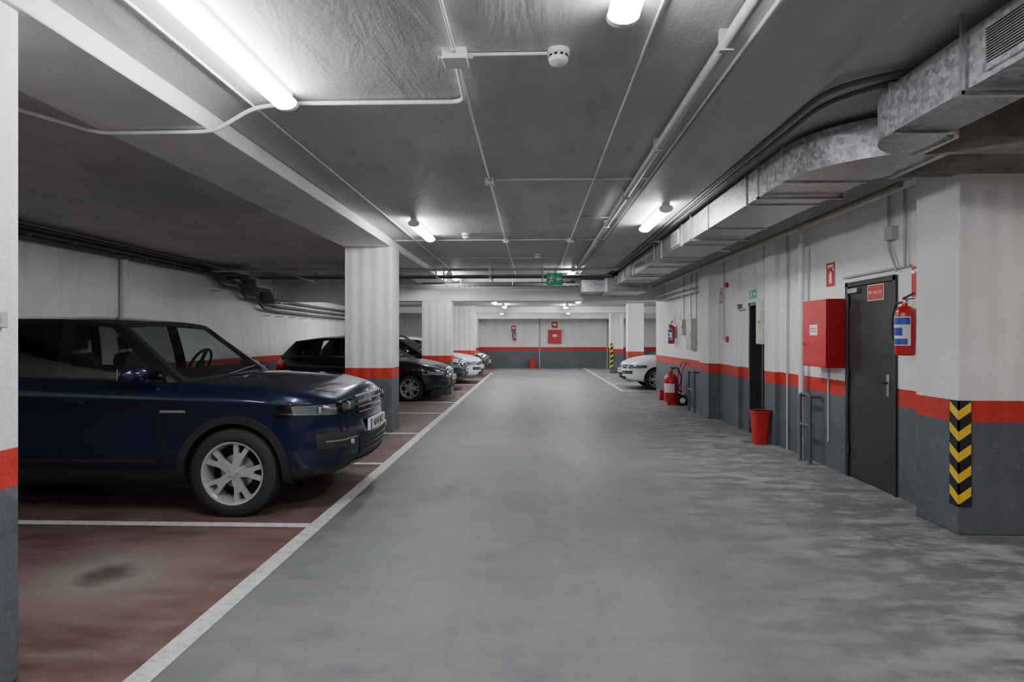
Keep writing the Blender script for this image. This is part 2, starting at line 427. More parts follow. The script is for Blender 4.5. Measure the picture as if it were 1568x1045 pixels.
# ------------------------------------------------------------------ pipes and conduits
zc = CH-.014
pipes('ceiling_pipe', [[(.98, YB+.05, 2.99), (.98, 15.38, 2.99)]], .032, M_pipe)
cl = MB()
for y in [k*1.6-5 for k in range(13)]:
    cl.box(.945, 1.015, y, y+.03, 2.95, CH, M_pipe)
cl.obj('pipe_clamp')
pipes('overhead_conduit', [
    [(.60, YB, zc), (.60, 15.38, zc)],
    [(-.42, YB, zc), (-.42, 15.38, zc)],
    [(-1.86, YB, zc), (-1.86, 15.38, zc)],
    [(-.41, 3.2, zc), (.13, 3.2, zc)],
    [(-.42, 5.75, zc), (1.12, 5.75, zc)],
    [(-2.2, 9.3, zc), (1.12, 9.3, zc)],
    [(.58, 7.6, zc), (1.12, 7.6, zc)],
    [(-2.2, 11.4, zc), (1.12, 11.4, zc)],
], .009, M_pipew)
pipes('light_supply_conduit', [
    [(-.42, 3.2, 3.03), (-.44, 3.80, 3.03), (-1.60, 3.80, 3.035), (-1.86, 3.85, 3.03), (-2.18, 3.95, 2.91), (-2.99, 3.95, 2.91), (-3.5, 3.7, 3.03), (-6.8, 3.7, 3.03)],
], .014, M_pipew, .1)
pipes('service_pipe', [
    [(1.78, 15.3, 3.0), (1.78, 3.6, 3.0), (2.2, 3.38, 3.02), (3.5, 3.38, 3.02)],
    [(1.86, 15.3, 3.0), (1.86, 3.8, 3.0), (2.2, 3.5, 3.02), (3.5, 3.5, 3.02)],
], .016, M_piped, .25)
pipes('sprinkler_main_pipe', [[(3.12, 5.1, 2.80), (3.12, 15.3, 2.80)]], .028, M_pipeo)
pipes('sprinkler_pipe', [[(2.85, 5.1, 2.93), (2.85, 15.3, 2.93)], [(2.95, 5.1, 2.90), (2.95, 15.3, 2.90)]], .016, M_pipeo)
pipes('transverse_pipe', [
    [(-6.7, 12.1, 2.90), (1.75, 12.1, 2.90)],
    [(-6.7, 13.0, 2.86), (1.75, 13.0, 2.86)],
    [(-2.9, 15.1, 2.84), (1.75, 15.1, 2.84)],
], .03, M_pipe)
pipes('transverse_pipe_dark', [
    [(-6.7, 12.35, 2.93), (1.0, 12.35, 2.93)], [(-6.7, 12.7, 2.80), (1.75, 12.7, 2.80)], [(-2.9, 15.25, 2.92), (1.1, 15.25, 2.92)],
], .026, M_piped)
hb = MB()
for x in (-5.9, -4.9, -3.9, -2.0, -.9, .2):
    for y in (12.02, 13.1): hb.box(x, x+.03, y, y+.02, 2.75, CH, M_steel)
    hb.box(x, x+.03, 12.02, 13.12, 2.745, 2.765, M_steel); hb.box(x-.16, x+.03, 12.0, 12.02, 2.93, 2.955, M_steel)
hb.obj('pipe_hanger_frame')
# cable tray crossing the aisle
b = MB()
for y in (14.55, 14.80): b.box(-2.2, 1.15, y, y+.012, 2.78, 2.84, M_piped)
x = -2.15
while x < 1.1: b.box(x, x+.02, 14.55, 14.81, 2.785, 2.80, M_piped); x += .14
for x in (-1.8, -.5, .8):
    for y in (14.54, 14.81): b.cyl((x, y, 2.78), (x, y, CH), .006, M_steel, 8)
b.obj('cable_tray')
# left wall bundle, stepping down
lp = []; X0 = XL+.07
for k in range(3):
    o_ = .14*k
    lp.append([(X0+.02*k, YB+.1, 2.99-o_*.55), (X0+.02*k, 11.9+o_, 2.99-o_*.55), (X0+.1, 12.6, 2.90-o_), (X0+.1, 13.3, 2.88-o_), (X0+.1, 13.6, 2.70-o_), (X0+.1, 14.2, 2.68-o_), (X0+.1, 14.5, 2.50-o_), (X0+.1, 15.3, 2.46-o_), (X0+.1, 24.8, 2.42-o_)])
pipes('wall_pipe_bundle', lp, .036, M_piped, .06)
b = MB()
for k in range(0, 24):
    y = 5.2+k*.8
    zz = 2.86 if y < 12 else (2.50 if y < 14.4 else 2.05)
    b.box(XL, XL+.2, y, y+.03, zz, zz+.02, M_steel)
# stepped flat trays carried beside the pipes
steps = [(12.3, 13.3, 2.83), (13.45, 14.15, 2.60), (14.35, 15.2, 2.38)]
for y0, y1, z in steps:
    b.box(XL+.22, XL+.50, y0, y1, z, z+.07, M_piped)
    b.box(XL, XL+.5, (y0+y1)/2, (y0+y1)/2+.03, z-.02, z, M_steel)
for (a, c) in zip(steps[:-1], steps[1:]):
    b.prism([(a[1]-.02, a[2]), (c[0]+.02, c[2]), (c[0]+.02, c[2]+.07), (a[1]-.02, a[2]+.07)], 'x', XL+.22, XL+.50, M_piped)
b.obj('wall_cable_tray')
pipes('drain_pipe', [[(XL+.07, 9.6, 0), (XL+.07, 9.6, 2.85)]], .06, M_pipew)
pipes('riser_pipe', [[(3.33, 7.40, 0), (3.33, 7.40, 2.86)]], .035, M_pipew)
pipes('wall_riser_conduit', [
    [(3.39, 8.72, 2.05), (3.39, 8.72, 2.85)],
    [(3.39, 5.48, 2.15), (3.39, 5.48, 2.85)], [(3.39, 5.60, 2.12), (3.39, 5.72, 2.35), (3.39, 5.72, 2.85)],
    [(3.405, 6.55, 2.15), (3.405, 5.42, 2.15)],
    [(3.39, 12.3, 1.9), (3.39, 12.3, 2.85)], [(3.39, 12.7, 1.9), (3.39, 12.7, 2.85)], [(3.39, 13.3, 1.9), (3.39, 13.3, 2.85)],
    [(3.39, 10.55, 1.45), (3.39, 10.55, 2.85)], [(3.41, 6.9, .3), (3.41, 6.9, 1.17)],
    [(3.39, 7.95, 0), (3.39, 7.95, 2.85)], [(3.36, 11.7, .9), (3.36, 11.7, 2.85)],
], .013, M_pipe, .05)
pipes('distribution_pipe', [[(1.9, 9.3, 3.02), (3.25, 9.3, 2.83)], [(3.2, 12.0, 2.55), (3.2, 15.3, 2.55)], [(3.26, 12.0, 2.45), (3.26, 15.3, 2.45)]], .022, M_pipew)

def jbox(x, y, z=CH, s=.065):
    b = MB(); b.box(x-s, x+s, y-s, y+s, z-.055, z, M_white); b.box(x-s-.003, x+s+.003, y-s-.003, y+s+.003, z-.062, z-.05, M_white)
    for a in (-1, 1):
        b.cyl((x+a*s, y, z-.025), (x+a*(s+.03), y, z-.025), .014, M_pipe); b.cyl((x, y+a*s, z-.025), (x, y+a*(s+.03), z-.025), .014, M_pipe)
    b.obj('junction_box', bevel=.004)
jbox(-.42, 3.2); jbox(-.42, 5.75, s=.04); jbox(.60, 9.3, s=.05); jbox(-.42, 9.3, s=.04)
b = MB(); b.box(3.36, 3.42, 5.62, 5.74, 2.42, 2.55, M_pipe); b.obj('wall_junction_box', bevel=.004)
b = MB(); b.box(-2.25, -2.225, 2.30, 2.42, 1.54, 1.61, M_pipe); b.cyl((-2.225, 2.36, 1.575), (-2.212, 2.36, 1.575), .018, M_steel); b.obj('switch_box', bevel=.004)
def detector(x, y, z=CH):
    b = MB()
    b.lathe([(.0001, 0), (.062, 0), (.062, -.022), (.055, -.03), (.05, -.032), (.05, -.042), (.055, -.044), (.05, -.066), (.03, -.078), (.0001, -.08)], (x, y, z), n=28, mat=M_white)
    for k in range(10):
        a = 2*pi*k/10; T = Matrix.Translation((x, y, z)) @ Matrix.Rotation(a, 4, 'Z')
        b.box(.048, .054, -.008, .008, -.043, -.031, M_darkgap, T)
    b.obj('smoke_detector')
detector(.14, 3.2); detector(-1.0, 8.8); detector(.1, 11.0)

# ------------------------------------------------------------------ doors
b = MB()
y0, y1, zt = D1
b.box(WX-.02, WX+.10, y0, y0+.05, 0, zt, M_door); b.box(WX-.02, WX+.10, y1-.05, y1, 0, zt, M_door); b.box(WX-.02, WX+.10, y0, y1, zt-.05, zt, M_door)
b.box(WX+.0, WX+.05, y0+.05, y1-.05, .01, zt-.05, M_door)
b.box(WX-.006, WX, y0+.13, y0+.17, .93, 1.14, M_steel)
b.cyl((WX-.006, y0+.15, 1.06), (WX-.05, y0+.15, 1.06), .009, M_black); b.cyl((WX-.05, y0+.15, 1.06), (WX-.05, y0+.27, 1.06), .009, M_black)
for z in (.25, 1.05, 1.85): b.cyl((WX-.015, y1-.055, z), (WX-.015, y1-.055, z+.1), .011, M_door)
b.box(WX-.04, WX, y1-.26, y1-.08, zt-.12, zt-.07, M_steel)
b.obj('door_1', bevel=.003)
b = MB()
y0, y1, zt = D2
b.box(WX-.02, WX+.12, y0, y0+.05, 0, zt, M_door); b.box(WX-.02, WX+.12, y1-.05, y1, 0, zt, M_door); b.box(WX-.02, WX+.12, y0, y1, zt-.05, zt, M_door)
b.box(WX+.12, WX+.16, y0, y1, .0, zt-.05, M_door); b.cyl((WX+.12, y0+.13, 1.05), (WX+.07, y0+.13, 1.05), .01, M_steel); b.cyl((WX+.07, y0+.13, 1.05), (WX+.07, y0+.24, 1.05), .01, M_steel)
b.obj('door_2', bevel=.003)

# ------------------------------------------------------------------ signs
def sign_r(name, yc, zc_, wy, hz, x=WX, col=None, txt=None, sz=.05, kind=None):
    e = empty(name, (x-.004, yc, zc_))
    b = MB(); b.box(-.002, .003, -wy/2, wy/2, -hz/2, hz/2, M_white); b.box(-.004, -.002, -wy/2+.008, wy/2-.008, -hz/2+.008, hz/2-.008, col or M_redm)
    if kind == 'ext':
        b.prism([(-.03, -.10), (.025, -.10), (.025, .0), (.0, .04), (-.03, .02)], 'x', -.006, -.004, M_white)
        b.prism([(-.07, .03), (-.045, .07), (-.055, .08), (-.08, .05)], 'x', -.006, -.004, M_white)
        b.box(-.006, -.004, -.06, .06, .085, .11, M_white)
    b.obj('plate', e)
    if txt: text('lettering', txt, (-.006, 0, 0), ROTR, sz, M_white, e)
    return e
sign_r('fire_extinguisher_sign', 6.86, 2.22, .21, .29, kind='ext')
sign_r('fire_extinguisher_sign', 5.32, 2.0, .21, .29, kind='ext')
sign_r('no_exit_sign', 5.98, 1.95, .28, .16, x=WX-.0, txt='SIN SALIDA', sz=.046)
sign_r('fire_extinguisher_sign', 13.75, 2.05, .2, .28, kind='ext')
sign_r('fire_extinguisher_sign', 14.3, 1.95, .2, .28, kind='ext')
sign_r('fire_extinguisher_sign', 10.75, 2.25, .16, .28, kind='ext')
b = MB(); b.cyl((WX, 10.42, 2.42), (WX-.05, 10.42, 2.42), .045, M_red, 16); b.box(WX-.04, WX, 10.38, 10.46, 1.42, 1.52, M_red); b.obj('fire_alarm_call_point', bevel=.004)
def runner(b, T, s):
    def P(poly): b.prism([(u*s, v*s) for u, v in poly], 'y', -.003, 0, M_white, T)
    P([(-.02, .28), (.08, .28), (.08, .38), (-.02, .38)]); P([(-.14, .2), (.1, .24), (.02, -.05), (-.12, -.02)])
    P([(-.1, 0), (0, -.04), (.16, -.16), (.1, -.22), (-.04, -.14)]); P([(-.12, .0), (-.02, -.04), (-.16, -.34), (-.26, -.32)])
    P([(.06, .22), (.26, .1), (.24, .04), (.06, .12)]); P([(-.14, .2), (-.3, .06), (-.26, .02), (-.1, .12)])
def exit_sign(loc, rot, w_, h_, hang=0):
    e = empty('emergency_exit_sign', loc, rot)
    b = MB(); b.box(-w_/2, w_/2, 0, .03, -h_/2, h_/2, M_green); T = Matrix.Translation((-w_*.2, 0, 0)); runner(b, T, h_)
    a = h_
    b.prism([(w_*.08, 0), (w_*.22, a*.22), (w_*.22, a*.09), (w_*.40, a*.09), (w_*.40, -a*.09), (w_*.22, -a*.09), (w_*.22, -a*.22)], 'y', -.003, 0, M_white)
    if hang:
        for x in (-w_*.35, w_*.35): b.cyl((x, .015, h_/2), (x, .015, h_/2+hang), .004, M_steel)
    b.obj('panel', e); return e
exit_sign((.44, 11.7, 2.66), (0, 0, 0), .32, .24, .28)
exit_sign((WX-.001, 9.25, 2.17), (0, 0, -pi/2), .30, .14)
def cabinet(name, loc, rot, w_, h_, dp):
    e = empty(name, loc, rot)
    b = MB(); b.box(-w_/2, w_/2, -dp+.02, 0, -h_/2, h_/2, M_redm); b.obj('case', e, bevel=.004)
    b = MB(); b.box(-w_/2+.004, w_/2-.004, -dp, -dp+.018, -h_/2+.004, h_/2-.004, M_redm); b.obj('lid', e, bevel=.005)
    b = MB(); b.box(-w_*.16, w_*.16, -dp-.003, -dp, -.02, .10, M_white); b.box(-w_*.12, w_*.12, -dp-.004, -dp-.003, .02, .03, M_redm); b.box(-w_*.12, w_*.12, -dp-.004, -dp-.003, .05, .06, M_redm)
    b.cyl((-w_*.42, -dp, -.12), (-w_*.42, -dp-.02, -.12), .012, M_steel); b.obj('label', e)
    return e
cabinet('fire_hose_cabinet', (WX, 6.83, 1.545), (0, 0, -pi/2), .56, .76, .21)
cabinet('fire_hose_cabinet', (1.1, YF, 1.55), (0, 0, 0), .65, .65, .2)
def wall_sign_far(x, z, w_, h_):
    b = MB(); b.box(x-w_/2, x+w_/2, YF-.01, YF, z-h_/2, z+h_/2, M_redm); b.box(x-w_*.3, x+w_*.3, YF-.012, YF-.01, z-h_*.1, z+h_*.25, M_white); b.obj('fire_safety_sign')
wall_sign_far(1.1, 2.12, .3, .3); wall_sign_far(-.95, 1.95, .22, .28)
pipes('far_wall_conduit', [[(.35, YF-.03, 0), (.35, YF-.03, FC)], [(3.7, YF-.03, 0), (3.7, YF-.03, FC)]], .03, M_pipe)

def extinguisher(loc, rot=0, s=1.0, wallm=True):
    e = empty('fire_extinguisher', loc, (0, 0, rot))
    b = MB(); r = .08*s; h = .44*s
    b.lathe([(.0001, 0), (r*.85, 0), (r*.95, .01), (r, .025), (r, h*.82), (r*.93, h*.9), (r*.7, h*.97), (r*.3, h*1.0), (r*.28, h*1.05), (.0001, h*1.05)], n=32, mat=M_red)
    b.obj('cylinder', e)
    b = MB()
    n = 14
    def lab(z0, z1, a0, a1, m, dr=.001):
        rows = [[((r+dr)*math.cos(a0+(a1-a0)*k/n), (r+dr)*math.sin(a0+(a1-a0)*k/n), z) for k in range(n+1)] for z in (z0, z1)]
        b.grid(rows, m)
    lab(h*.2, h*.78, pi*.8, pi*1.5, M_white)
    lab(h*.62, h*.76, pi*.82, pi*1.48, M_blue, .002); lab(h*.40, h*.56, pi*.82, pi*1.25, M_blue, .002); lab(h*.22, h*.34, pi*.82, pi*1.4, M_blue, .002)
    b.obj('label', e)
    b = MB(); b.cyl((0, 0, h*1.0), (0, 0, h*1.13), .018*s, M_brass); b.box(-.012*s, .012*s, -.12*s, .02*s, h*1.12, h*1.14, M_black)
    T = Matrix.Translation((0, 0, h*1.15)) @ Matrix.Rotation(-.25, 4, 'X'); b.box(-.012*s, .012*s, -.13*s, .02*s, 0, .012, M_black, T)
    b.cyl((0, -.015, h*1.07), (0, -.04, h*1.07), .014*s, M_chrome)
    b.obj('valve', e, bevel=.002)
    pipes('hose', [[(0, .02*s, h*1.08), (-.02, r+.03, h*1.06), (-.05, r+.03, h*.7), (-.05, r+.01, h*.3)]], .010*s, M_black, .05, e)
    if wallm:
        b = MB(); b.box(r*.8, r+.035, -.02, .02, h*.3, h*.95, M_steel); b.obj('bracket', e)
    return e
extinguisher((3.30, 5.33, 1.34), 0, 1.0)
extinguisher((3.30, 14.1, 1.35), 0, 1.0)
extinguisher((-.9, YF-.13, 1.35), pi/2, 1.0)
e = empty('wheeled_fire_extinguisher', (3.08, 13.2, 0))
b = MB(); r = .15; b.lathe([(.0001, .06), (r*.8, .06), (r, .10), (r, .55), (r*.9, .62), (r*.6, .68), (.04, .70), (.04, .75), (.0001, .75)], n=32, mat=M_red); b.obj('cylinder', e)
b = MB()
for sy in (-1, 1):
    b.lathe([(.0001, -.02), (.05, -.02), (.07, -.025), (.11, -.025), (.12, 0), (.11, .025), (.07, .025), (.05, .02), (.0001, .02)], (.20, sy*.2, .12), 'y', 24, M_rubber)
    b.lathe([(.0001, -.03), (.06, -.027), (.06, .027), (.0001, .03)], (.20, sy*.2, .12), 'y', 16, M_white)
    b.tube([(.20, sy*.2, .12), (.18, sy*.16, .3), (.2, sy*.14, .75), (.28, sy*.14, .95)], .013, M_red)
b.cyl((.20, -.2, .12), (.20, .2, .12), .012, M_black); b.cyl((.28, -.14, .95), (.28, .14, .95), .014, M_black)
b.box(-.1, .19, -.1, .1, 0, .06, M_redm); b.cyl((0, 0, .75), (0, 0, .82), .03, M_brass); b.box(-.02, .02, -.1, .05, .82, .84, M_black)
b.obj('trolley', e)
b = MB(); n = 12
b.grid([[((r+.002)*math.cos(pi*1.05+pi*.55*k/n), (r+.002)*math.sin(pi*1.05+pi*.55*k/n), z) for k in range(n+1)] for z in (.28, .48)], M_white); b.obj('label', e)
pipes('hose', [[(0, 0, .78), (.12, -.05, .85), (.2, -.17, .6), (.1, -.2, .35), (.2, -.15, .3)]], .015, M_black, .08, e)
b = MB(); b.prism([(-.09, -.11), (.09, -.11), (.11, .11), (-.11, .11)], 'x', -.1, .1, M_redp, Matrix.Translation((3.15, 14.3, .112))); b.box(3.04, 3.26, 14.18, 14.42, .222, .24, M_redp)
b.obj('red_sand_box', bevel=.01)

def panel(name, y, z0, z1, wy, mat, dp=.1):
    b = MB(); b.box(WX-dp, WX, y-wy/2, y+wy/2, z0, z1, mat); b.box(WX-dp-.012, WX-dp, y-wy/2+.01, y+wy/2-.01, z0+.01, z1-.01, mat)
    b.cyl((WX-dp-.012, y-wy*.38, (z0+z1)/2), (WX-dp-.025, y-wy*.38, (z0+z1)/2), .012, M_black); b.obj(name, bevel=.004)
panel('electrical_panel', 12.6, 1.25, 1.9, .42, M_cream)
panel('electrical_cabinet', 8.71, 1.40, 2.05, .16, M_cream, .12)
panel('electrical_panel', 13.25, 1.55, 1.9, .25, M_cream)
b = MB(); b.box(WX-.07, WX, 9.5, 9.74, 1.95, 2.05, M_white); b.box(WX-.08, WX-.07, 9.51, 9.73, 1.96, 2.04, M_clear); b.obj('emergency_light', bevel=.005)

def guard(y0, y1, x=3.27):
    e = empty('pipe_guard_rail', (x, y0, 0)); w_ = y1-y0
    pipes('frame', [[(0, 0, 0), (0, 0, .82), (0, w_, .82), (0, w_, 0)], [(0, 0, .45), (0, w_, .45)], [(0, 0, .8), (.13, 0, .8)], [(0, w_, .8), (.13, w_, .8)]], .019, M_piped, .05, e)
    b = MB()
    for yy in (0, w_): b.box(-.05, .05, yy-.05, yy+.05, 0, .008, M_steel)
    b.obj('foot_plates', e)
guard(7.05, 7.30); guard(11.75, 12.15, 3.2)

b = MB(); n = 24
def rr(w_, d_, z, rad=.04):
    out = []
    for cx, cy, a0 in ((w_-rad, d_-rad, 0), (-w_+rad, d_-rad, pi/2), (-w_+rad, -d_+rad, pi), (w_-rad, -d_+rad, 1.5*pi)):
        for k in range(5): a = a0+pi/2*k/4; out.append((cx+rad*math.cos(a), cy+rad*math.sin(a), z))
    return out+[out[0]]
b.grid([rr(.001, .001, 0, .0005), rr(.085, .085, 0), rr(.115, .115, .44), rr(.125, .125, .445), rr(.125, .125, .47), rr(.11, .11, .47), rr(.08, .08, .02), rr(.001, .001, .02, .0005)], M_redp)
b.grid([rr(.118, .118, .465, .04), rr(.124, .124, .485, .04), rr(.108, .108, .455, .04)], M_black)
b.obj('waste_bin', loc=(3.21, 8.42, 0))
b = MB(); b.grid([rr(.001, .001, 0, .0005), rr(.12, .12, 0), rr(.16, .16, .45), rr(.17, .17, .46), rr(.14, .14, .46), rr(.11, .11, .02), rr(.001, .001, .02, .0005)], M_redp); b.obj('waste_bin', loc=(0, 28.9, 0))

def chevron(cx, cy, z0, z1, wl=.085, wf=.085):
    b = MB(); t = .012
    b.box(cx-t, cx, cy-t, cy+wl, z0, z1, M_black); b.box(cx-t, cx+wf, cy-t, cy, z0, z1, M_black)
    n = 5; H = (z1-z0)/n
    for k in range(n):
        zb = z0+H*k+H*.08
        xx = cx-t-.001
        b.face([(xx, cy+wl-.004, zb+H*.42), (xx, cy-t, zb), (xx, cy-t, zb+H*.45), (xx, cy+wl-.004, zb+H*.87)], M_yel)
        yy = cy-t-.001
        b.face([(cx-t, yy, zb), (cx+wf-.004, yy, zb+H*.42), (cx+wf-.004, yy, zb+H*.87), (cx-t, yy, zb+H*.45)], M_yel)
    b.obj('chevron_corner_guard')
chevron(3.23, 4.57, .22, 1.02)
chevron(3.25, 24.6, .2, 1.25, .1, .1)

# ------------------------------------------------------------------ cars
def cub(xs, ys):
    n = len(xs); m = []
    dd = [(ys[i+1]-ys[i])/(xs[i+1]-xs[i]) for i in range(n-1)]
    for i in range(n):
        if i == 0: m.append(dd[0])
        elif i == n-1: m.append(dd[-1])
        else: m.append(0 if dd[i-1]*dd[i] <= 0 else 2*dd[i-1]*dd[i]/(dd[i-1]+dd[i]))
    def f(x):
        if x <= xs[0]: return ys[0]
        if x >= xs[-1]: return ys[-1]
        i = 0
        while x > xs[i+1]: i += 1
        h = xs[i+1]-xs[i]; t = (x-xs[i])/h
        return (2*t**3-3*t*t+1)*ys[i]+(t**3-2*t*t+t)*h*m[i]+(-2*t**3+3*t*t)*ys[i+1]+(t**3-t*t)*h*m[i+1]
    return f
def ss(a, b_, x):
    t = max(0, min(1, (x-a)/(b_-a))); return t*t*(3-2*t)

def build_car(name, loc, rot, paint, L=4.6, W=.95, sz=1.0, R=.37, suv=True, roofm=None):
    roofm = roofm or paint
    e = empty(name, loc, (0, 0, rot))
    k = L/4.6
    if suv: zsf = cub([0, 1.0, 2.0, 2.9, 3.45, 4.0, 4.42, L], [1.20, 1.18, 1.15, 1.125, 1.105, 1.075, 1.035, .995])
    else: zsf = cub([0, 1.0*k, 2.0*k, 2.9*k, 3.45*k, 4.0*k, 4.42*k, L], [1.14*sz, 1.14*sz, 1.11*sz, 1.08*sz, 1.05*sz, .99*sz, .91*sz, .84*sz])
    zbf = cub([0, .5*k, 1.2*k, 3.2*k, 4.2*k, L], [.40*sz, .33*sz, .25*sz, .25*sz, .27*sz, .30*sz])
    kf, kr, af, ar = (.74, .84, .58, .40) if suv else (.62, .74, .8, .55)
    def wf(x):
        v = 1.0
        if x > L-af: v -= (1-kf)*((x-(L-af))/af)**3
        if x < ar: v -= (1-kr)*((ar-x)/ar)**3
        return W*v
    if suv: fv = cub([0, .12, .3, .45, .60, .80, .90, .96, 1], [-.16, -.04, 0, -.005, -.03, -.04, -.055, -.085, -.135])
    else: fv = cub([0, .12, .3, .5, .72, .88, .96, 1], [-.10, -.02, 0, 0, -.025, -.06, -.10, -.17])
    rv = cub([0, .12, .3, .55, .8, 1], [.08, .01, 0, .02, .05, .12])
    if suv: hv = cub([0, .06, .16, .3, .52, .72, .84, .92, .97, 1], [.90, .955, .985, .995, .985, .985, .998, .975, .945, .905])
    else: hv = cub([0, .06, .16, .3, .52, .72, .86, .95, 1], [.90, .955, .98, .995, .985, .99, .965, .93, .885])
    bf, br = (.10, .05) if suv else (.10, .06)
    vs = [0, .03, .06, .1, .16, .23, .30, .38, .46, .54, .60, .66, .72, .77, .81, .84, .87, .90, .93, .955, .98, 1]
    xs = [0, .03, .07, .12, .2, .3, .45]
    x = .6
    while x < L-.75: xs.append(x); x += .15
    xs += [L-.68, L-.56, L-.45, L-.35, L-.27, L-.2, L-.14, L-.09, L-.05, L-.02, L]
    def side(x, v, sd, off=0):
        g = ss(L-.9, L, x); h = 1-ss(0, .6, x)
        return Vector((x+fv(v)*g+rv(v)*h, sd*(wf(x)*hv(v)+off), zbf(x)+(zsf(x)-zbf(x))*v))
    def crown(x): return (.05+.02*ss(3.2*k, 3.9*k, x))*sz*(1 if x > 2.5*k else .3)
    def front(s, v, off=0):
        return Vector((L+fv(v)+bf*(1-s*s)+off, s*wf(L)*hv(v), zbf(L)+(zsf(L)-zbf(L))*v+crown(L)*(1-s*s)*v**8))
    def rear(s, v, off=0):
        return Vector((rv(v)-br*(1-s*s)-off, s*wf(0)*hv(v), zbf(0)+(zsf(0)-zbf(0))*v+crown(0)*(1-s*s)*v**8))
    ns = 14; S = [-1+2*i/ns for i in range(ns+1)]
    clad = M_black if suv else paint
    b = MB(); b.mi(M_darkgap)
    mf = lambda i, j: (clad if vs[i] < (.16 if suv else .0) else paint)
    b.grid([[side(x, v, 1) for x in xs] for v in vs], mf)
    b.grid([[side(x, v, -1) for x in xs] for v in vs], mf)
    b.grid([[front(s, v) for s in S] for v in vs], lambda i, j: M_black if vs[i] < .2 else paint)
    b.grid([[rear(s, v) for s in S] for v in vs], lambda i, j: M_black if vs[i] < .25 else paint)
    xw = (3.30 if suv else 3.4)*k
    def deck(x, s):
        p = side(x, 1, 1)
        bx = (-br*(1-s*s) if x == 0 else 0)
        if x > L-.8: bx = bf*(1-s*s)*ss(L-.8, L, x)
        cl_ = .014*sz*math.exp(-((abs(s)-.70)/.10)**2)*ss(xw, xw+.25, x)*(1-ss(L-.5, L-.1, x)) if suv else 0
        return Vector((p.x+bx, s*p.y, p.z+crown(x)*(1-s*s)+cl_))
    b.grid([[deck(x, s) for s in S] for x in xs], lambda i, j: (M_black if (.25 < xs[i] < xw and abs((S[j]+S[j+1])/2) < .9) else paint))
    b.grid([[Vector((side(x, 0, 1).x+((bf*(1-s*s)*ss(L-.8, L, x)) if x > L-.8 else (-br*(1-s*s) if x == 0 else 0)), s*side(x, 0, 1).y, zbf(x))) for s in S] for x in xs], M_black)
    body = b.obj('body', e, sharp=32, merge=2e-4)
    wx = [L-(.86 if suv else .90*k+.03), .90*k]
    Ra = R+.055
    for cx in wx:
        for sd in (-1, 1):
            c = MB(); c.mats = list(b.mats)
            y0, y1 = (W-.32, W+.2) if sd > 0 else (-W-.2, -W+.32)
            c.lathe([(.0001, y0), (Ra, y0), (Ra, y1), (.0001, y1)], (cx, 0, R), 'y', 40, M_darkgap)
            co = c.obj('cut')
            md = body.modifiers.new('x', 'BOOLEAN'); md.operation = 'DIFFERENCE'; md.object = co; md.solver = 'EXACT'
            co.matrix_world = Matrix.LocRotScale(Vector(loc), Matrix.Rotation(rot, 3, 'Z').to_quaternion(), None)
            bpy.context.view_layer.update()
            dg = bpy.context.evaluated_depsgraph_get()
            nm = bpy.data.meshes.new_from_object(body.evaluated_get(dg))
            body.modifiers.clear(); body.data = nm
            bpy.data.objects.remove(co)
    for p in body.data.polygons: p.use_smooth = True
    body.data.set_sharp_from_angle(angle=math.radians(32))
    def vz(x, z): return max(0.0, min(1.0, (z-zbf(x))/(zsf(x)-zbf(x))))
    def yz(x, z): return wf(x)*hv(vz(x, z))
    t = MB(); tm = M_black if suv else paint; tw = .055 if suv else .02
    for cx in wx:
        for sd in (-1, 1):
            rows = [[], [], [], []]
            for i in range(33):
                a = math.radians(-14+208*i/32)
                for q, (rad, o) in enumerate(((Ra-.012, -.07), (Ra-.012, .012), (Ra+tw*.9, .014), (Ra+tw, -.004))):
                    X = cx+rad*math.cos(a); Z = max(R+rad*math.sin(a), zbf(X)*.98); rows[q].append((X, sd*(yz(X, Z)+o), Z))
            t.grid(rows, tm)
    t.obj('arch_trims', e)
    def Q(q, z, sd, end='f', off=0.0):
        if q <= 1:
            xx = L if end == 'f' else 0; v = vz(xx, z); return front(sd*q, v) if end == 'f' else rear(sd*q, v)
        xx = L-(q-1) if end == 'f' else q-1
        return side(xx, vz(xx, z), sd)
    def Qo(q, z, sd, end, off):
        p = Q(q, z, sd, end); a = Q(q+.01, z, sd, end)-Q(q-.01, z, sd, end); c = Q(q, z+.01, sd, end)-Q(q, z-.01, sd, end)
        n = a.cross(c)
        if n.length < 1e-9: return p
        n.normalize(); ctr = Vector((L*.5, 0, .6))
        if n.dot(p-ctr) < 0: n = -n
        return p+n*off
    def patch(mb, q0, q1, zl, zh, off, mat, sd, end='f', n=14, nz=4):
        rows = []
        for j in range(nz+1):
            row = []
            for i in range(n+1):
                q = q0+(q1-q0)*i/n; a = zl(i/n); c = zh(i/n); row.append(Qo(q, a+(c-a)*j/nz, sd, end, off))
            rows.append(row)
        mb.grid(rows, mat)
    F = MB()
    zf = lambda f: zbf(L)+(zsf(L)-zbf(L))*f
    for sd in (-1, 1):
        if suv: q0, q1, h0, h1 = .66, 1.48, .76, .905
        else: q0, q1, h0, h1 = .62, 1.55, .68, .88
        lo = lambda t: zf(h0)+.02*t+.02*max(0, t-.5); hi = lambda t: zf(h1)+.02*t-.03*max(0, t-.6)
        patch(F, q0, q1, lo, hi, .004, M_blackg, sd)
        patch(F, q0+.03, q0+.27, lambda t: lo(0)+.02, lambda t: hi(0)-.012, .006, M_lamp, sd)
        patch(F, q0+.36, q1-.14, lambda t: lo(.6)+.012, lambda t: hi(.8)-.012, .006, M_lamp, sd)
        for qc in (q0+.15, q0+.46):
            c = Qo(qc, (zf(h0)+zf(h1))/2+.012, sd, 'f', .006); F.lathe([(.0001, .014), (.018, .016), (.033, .010), (.040, -.01)], tuple(c), 'x', 18, M_chrome)
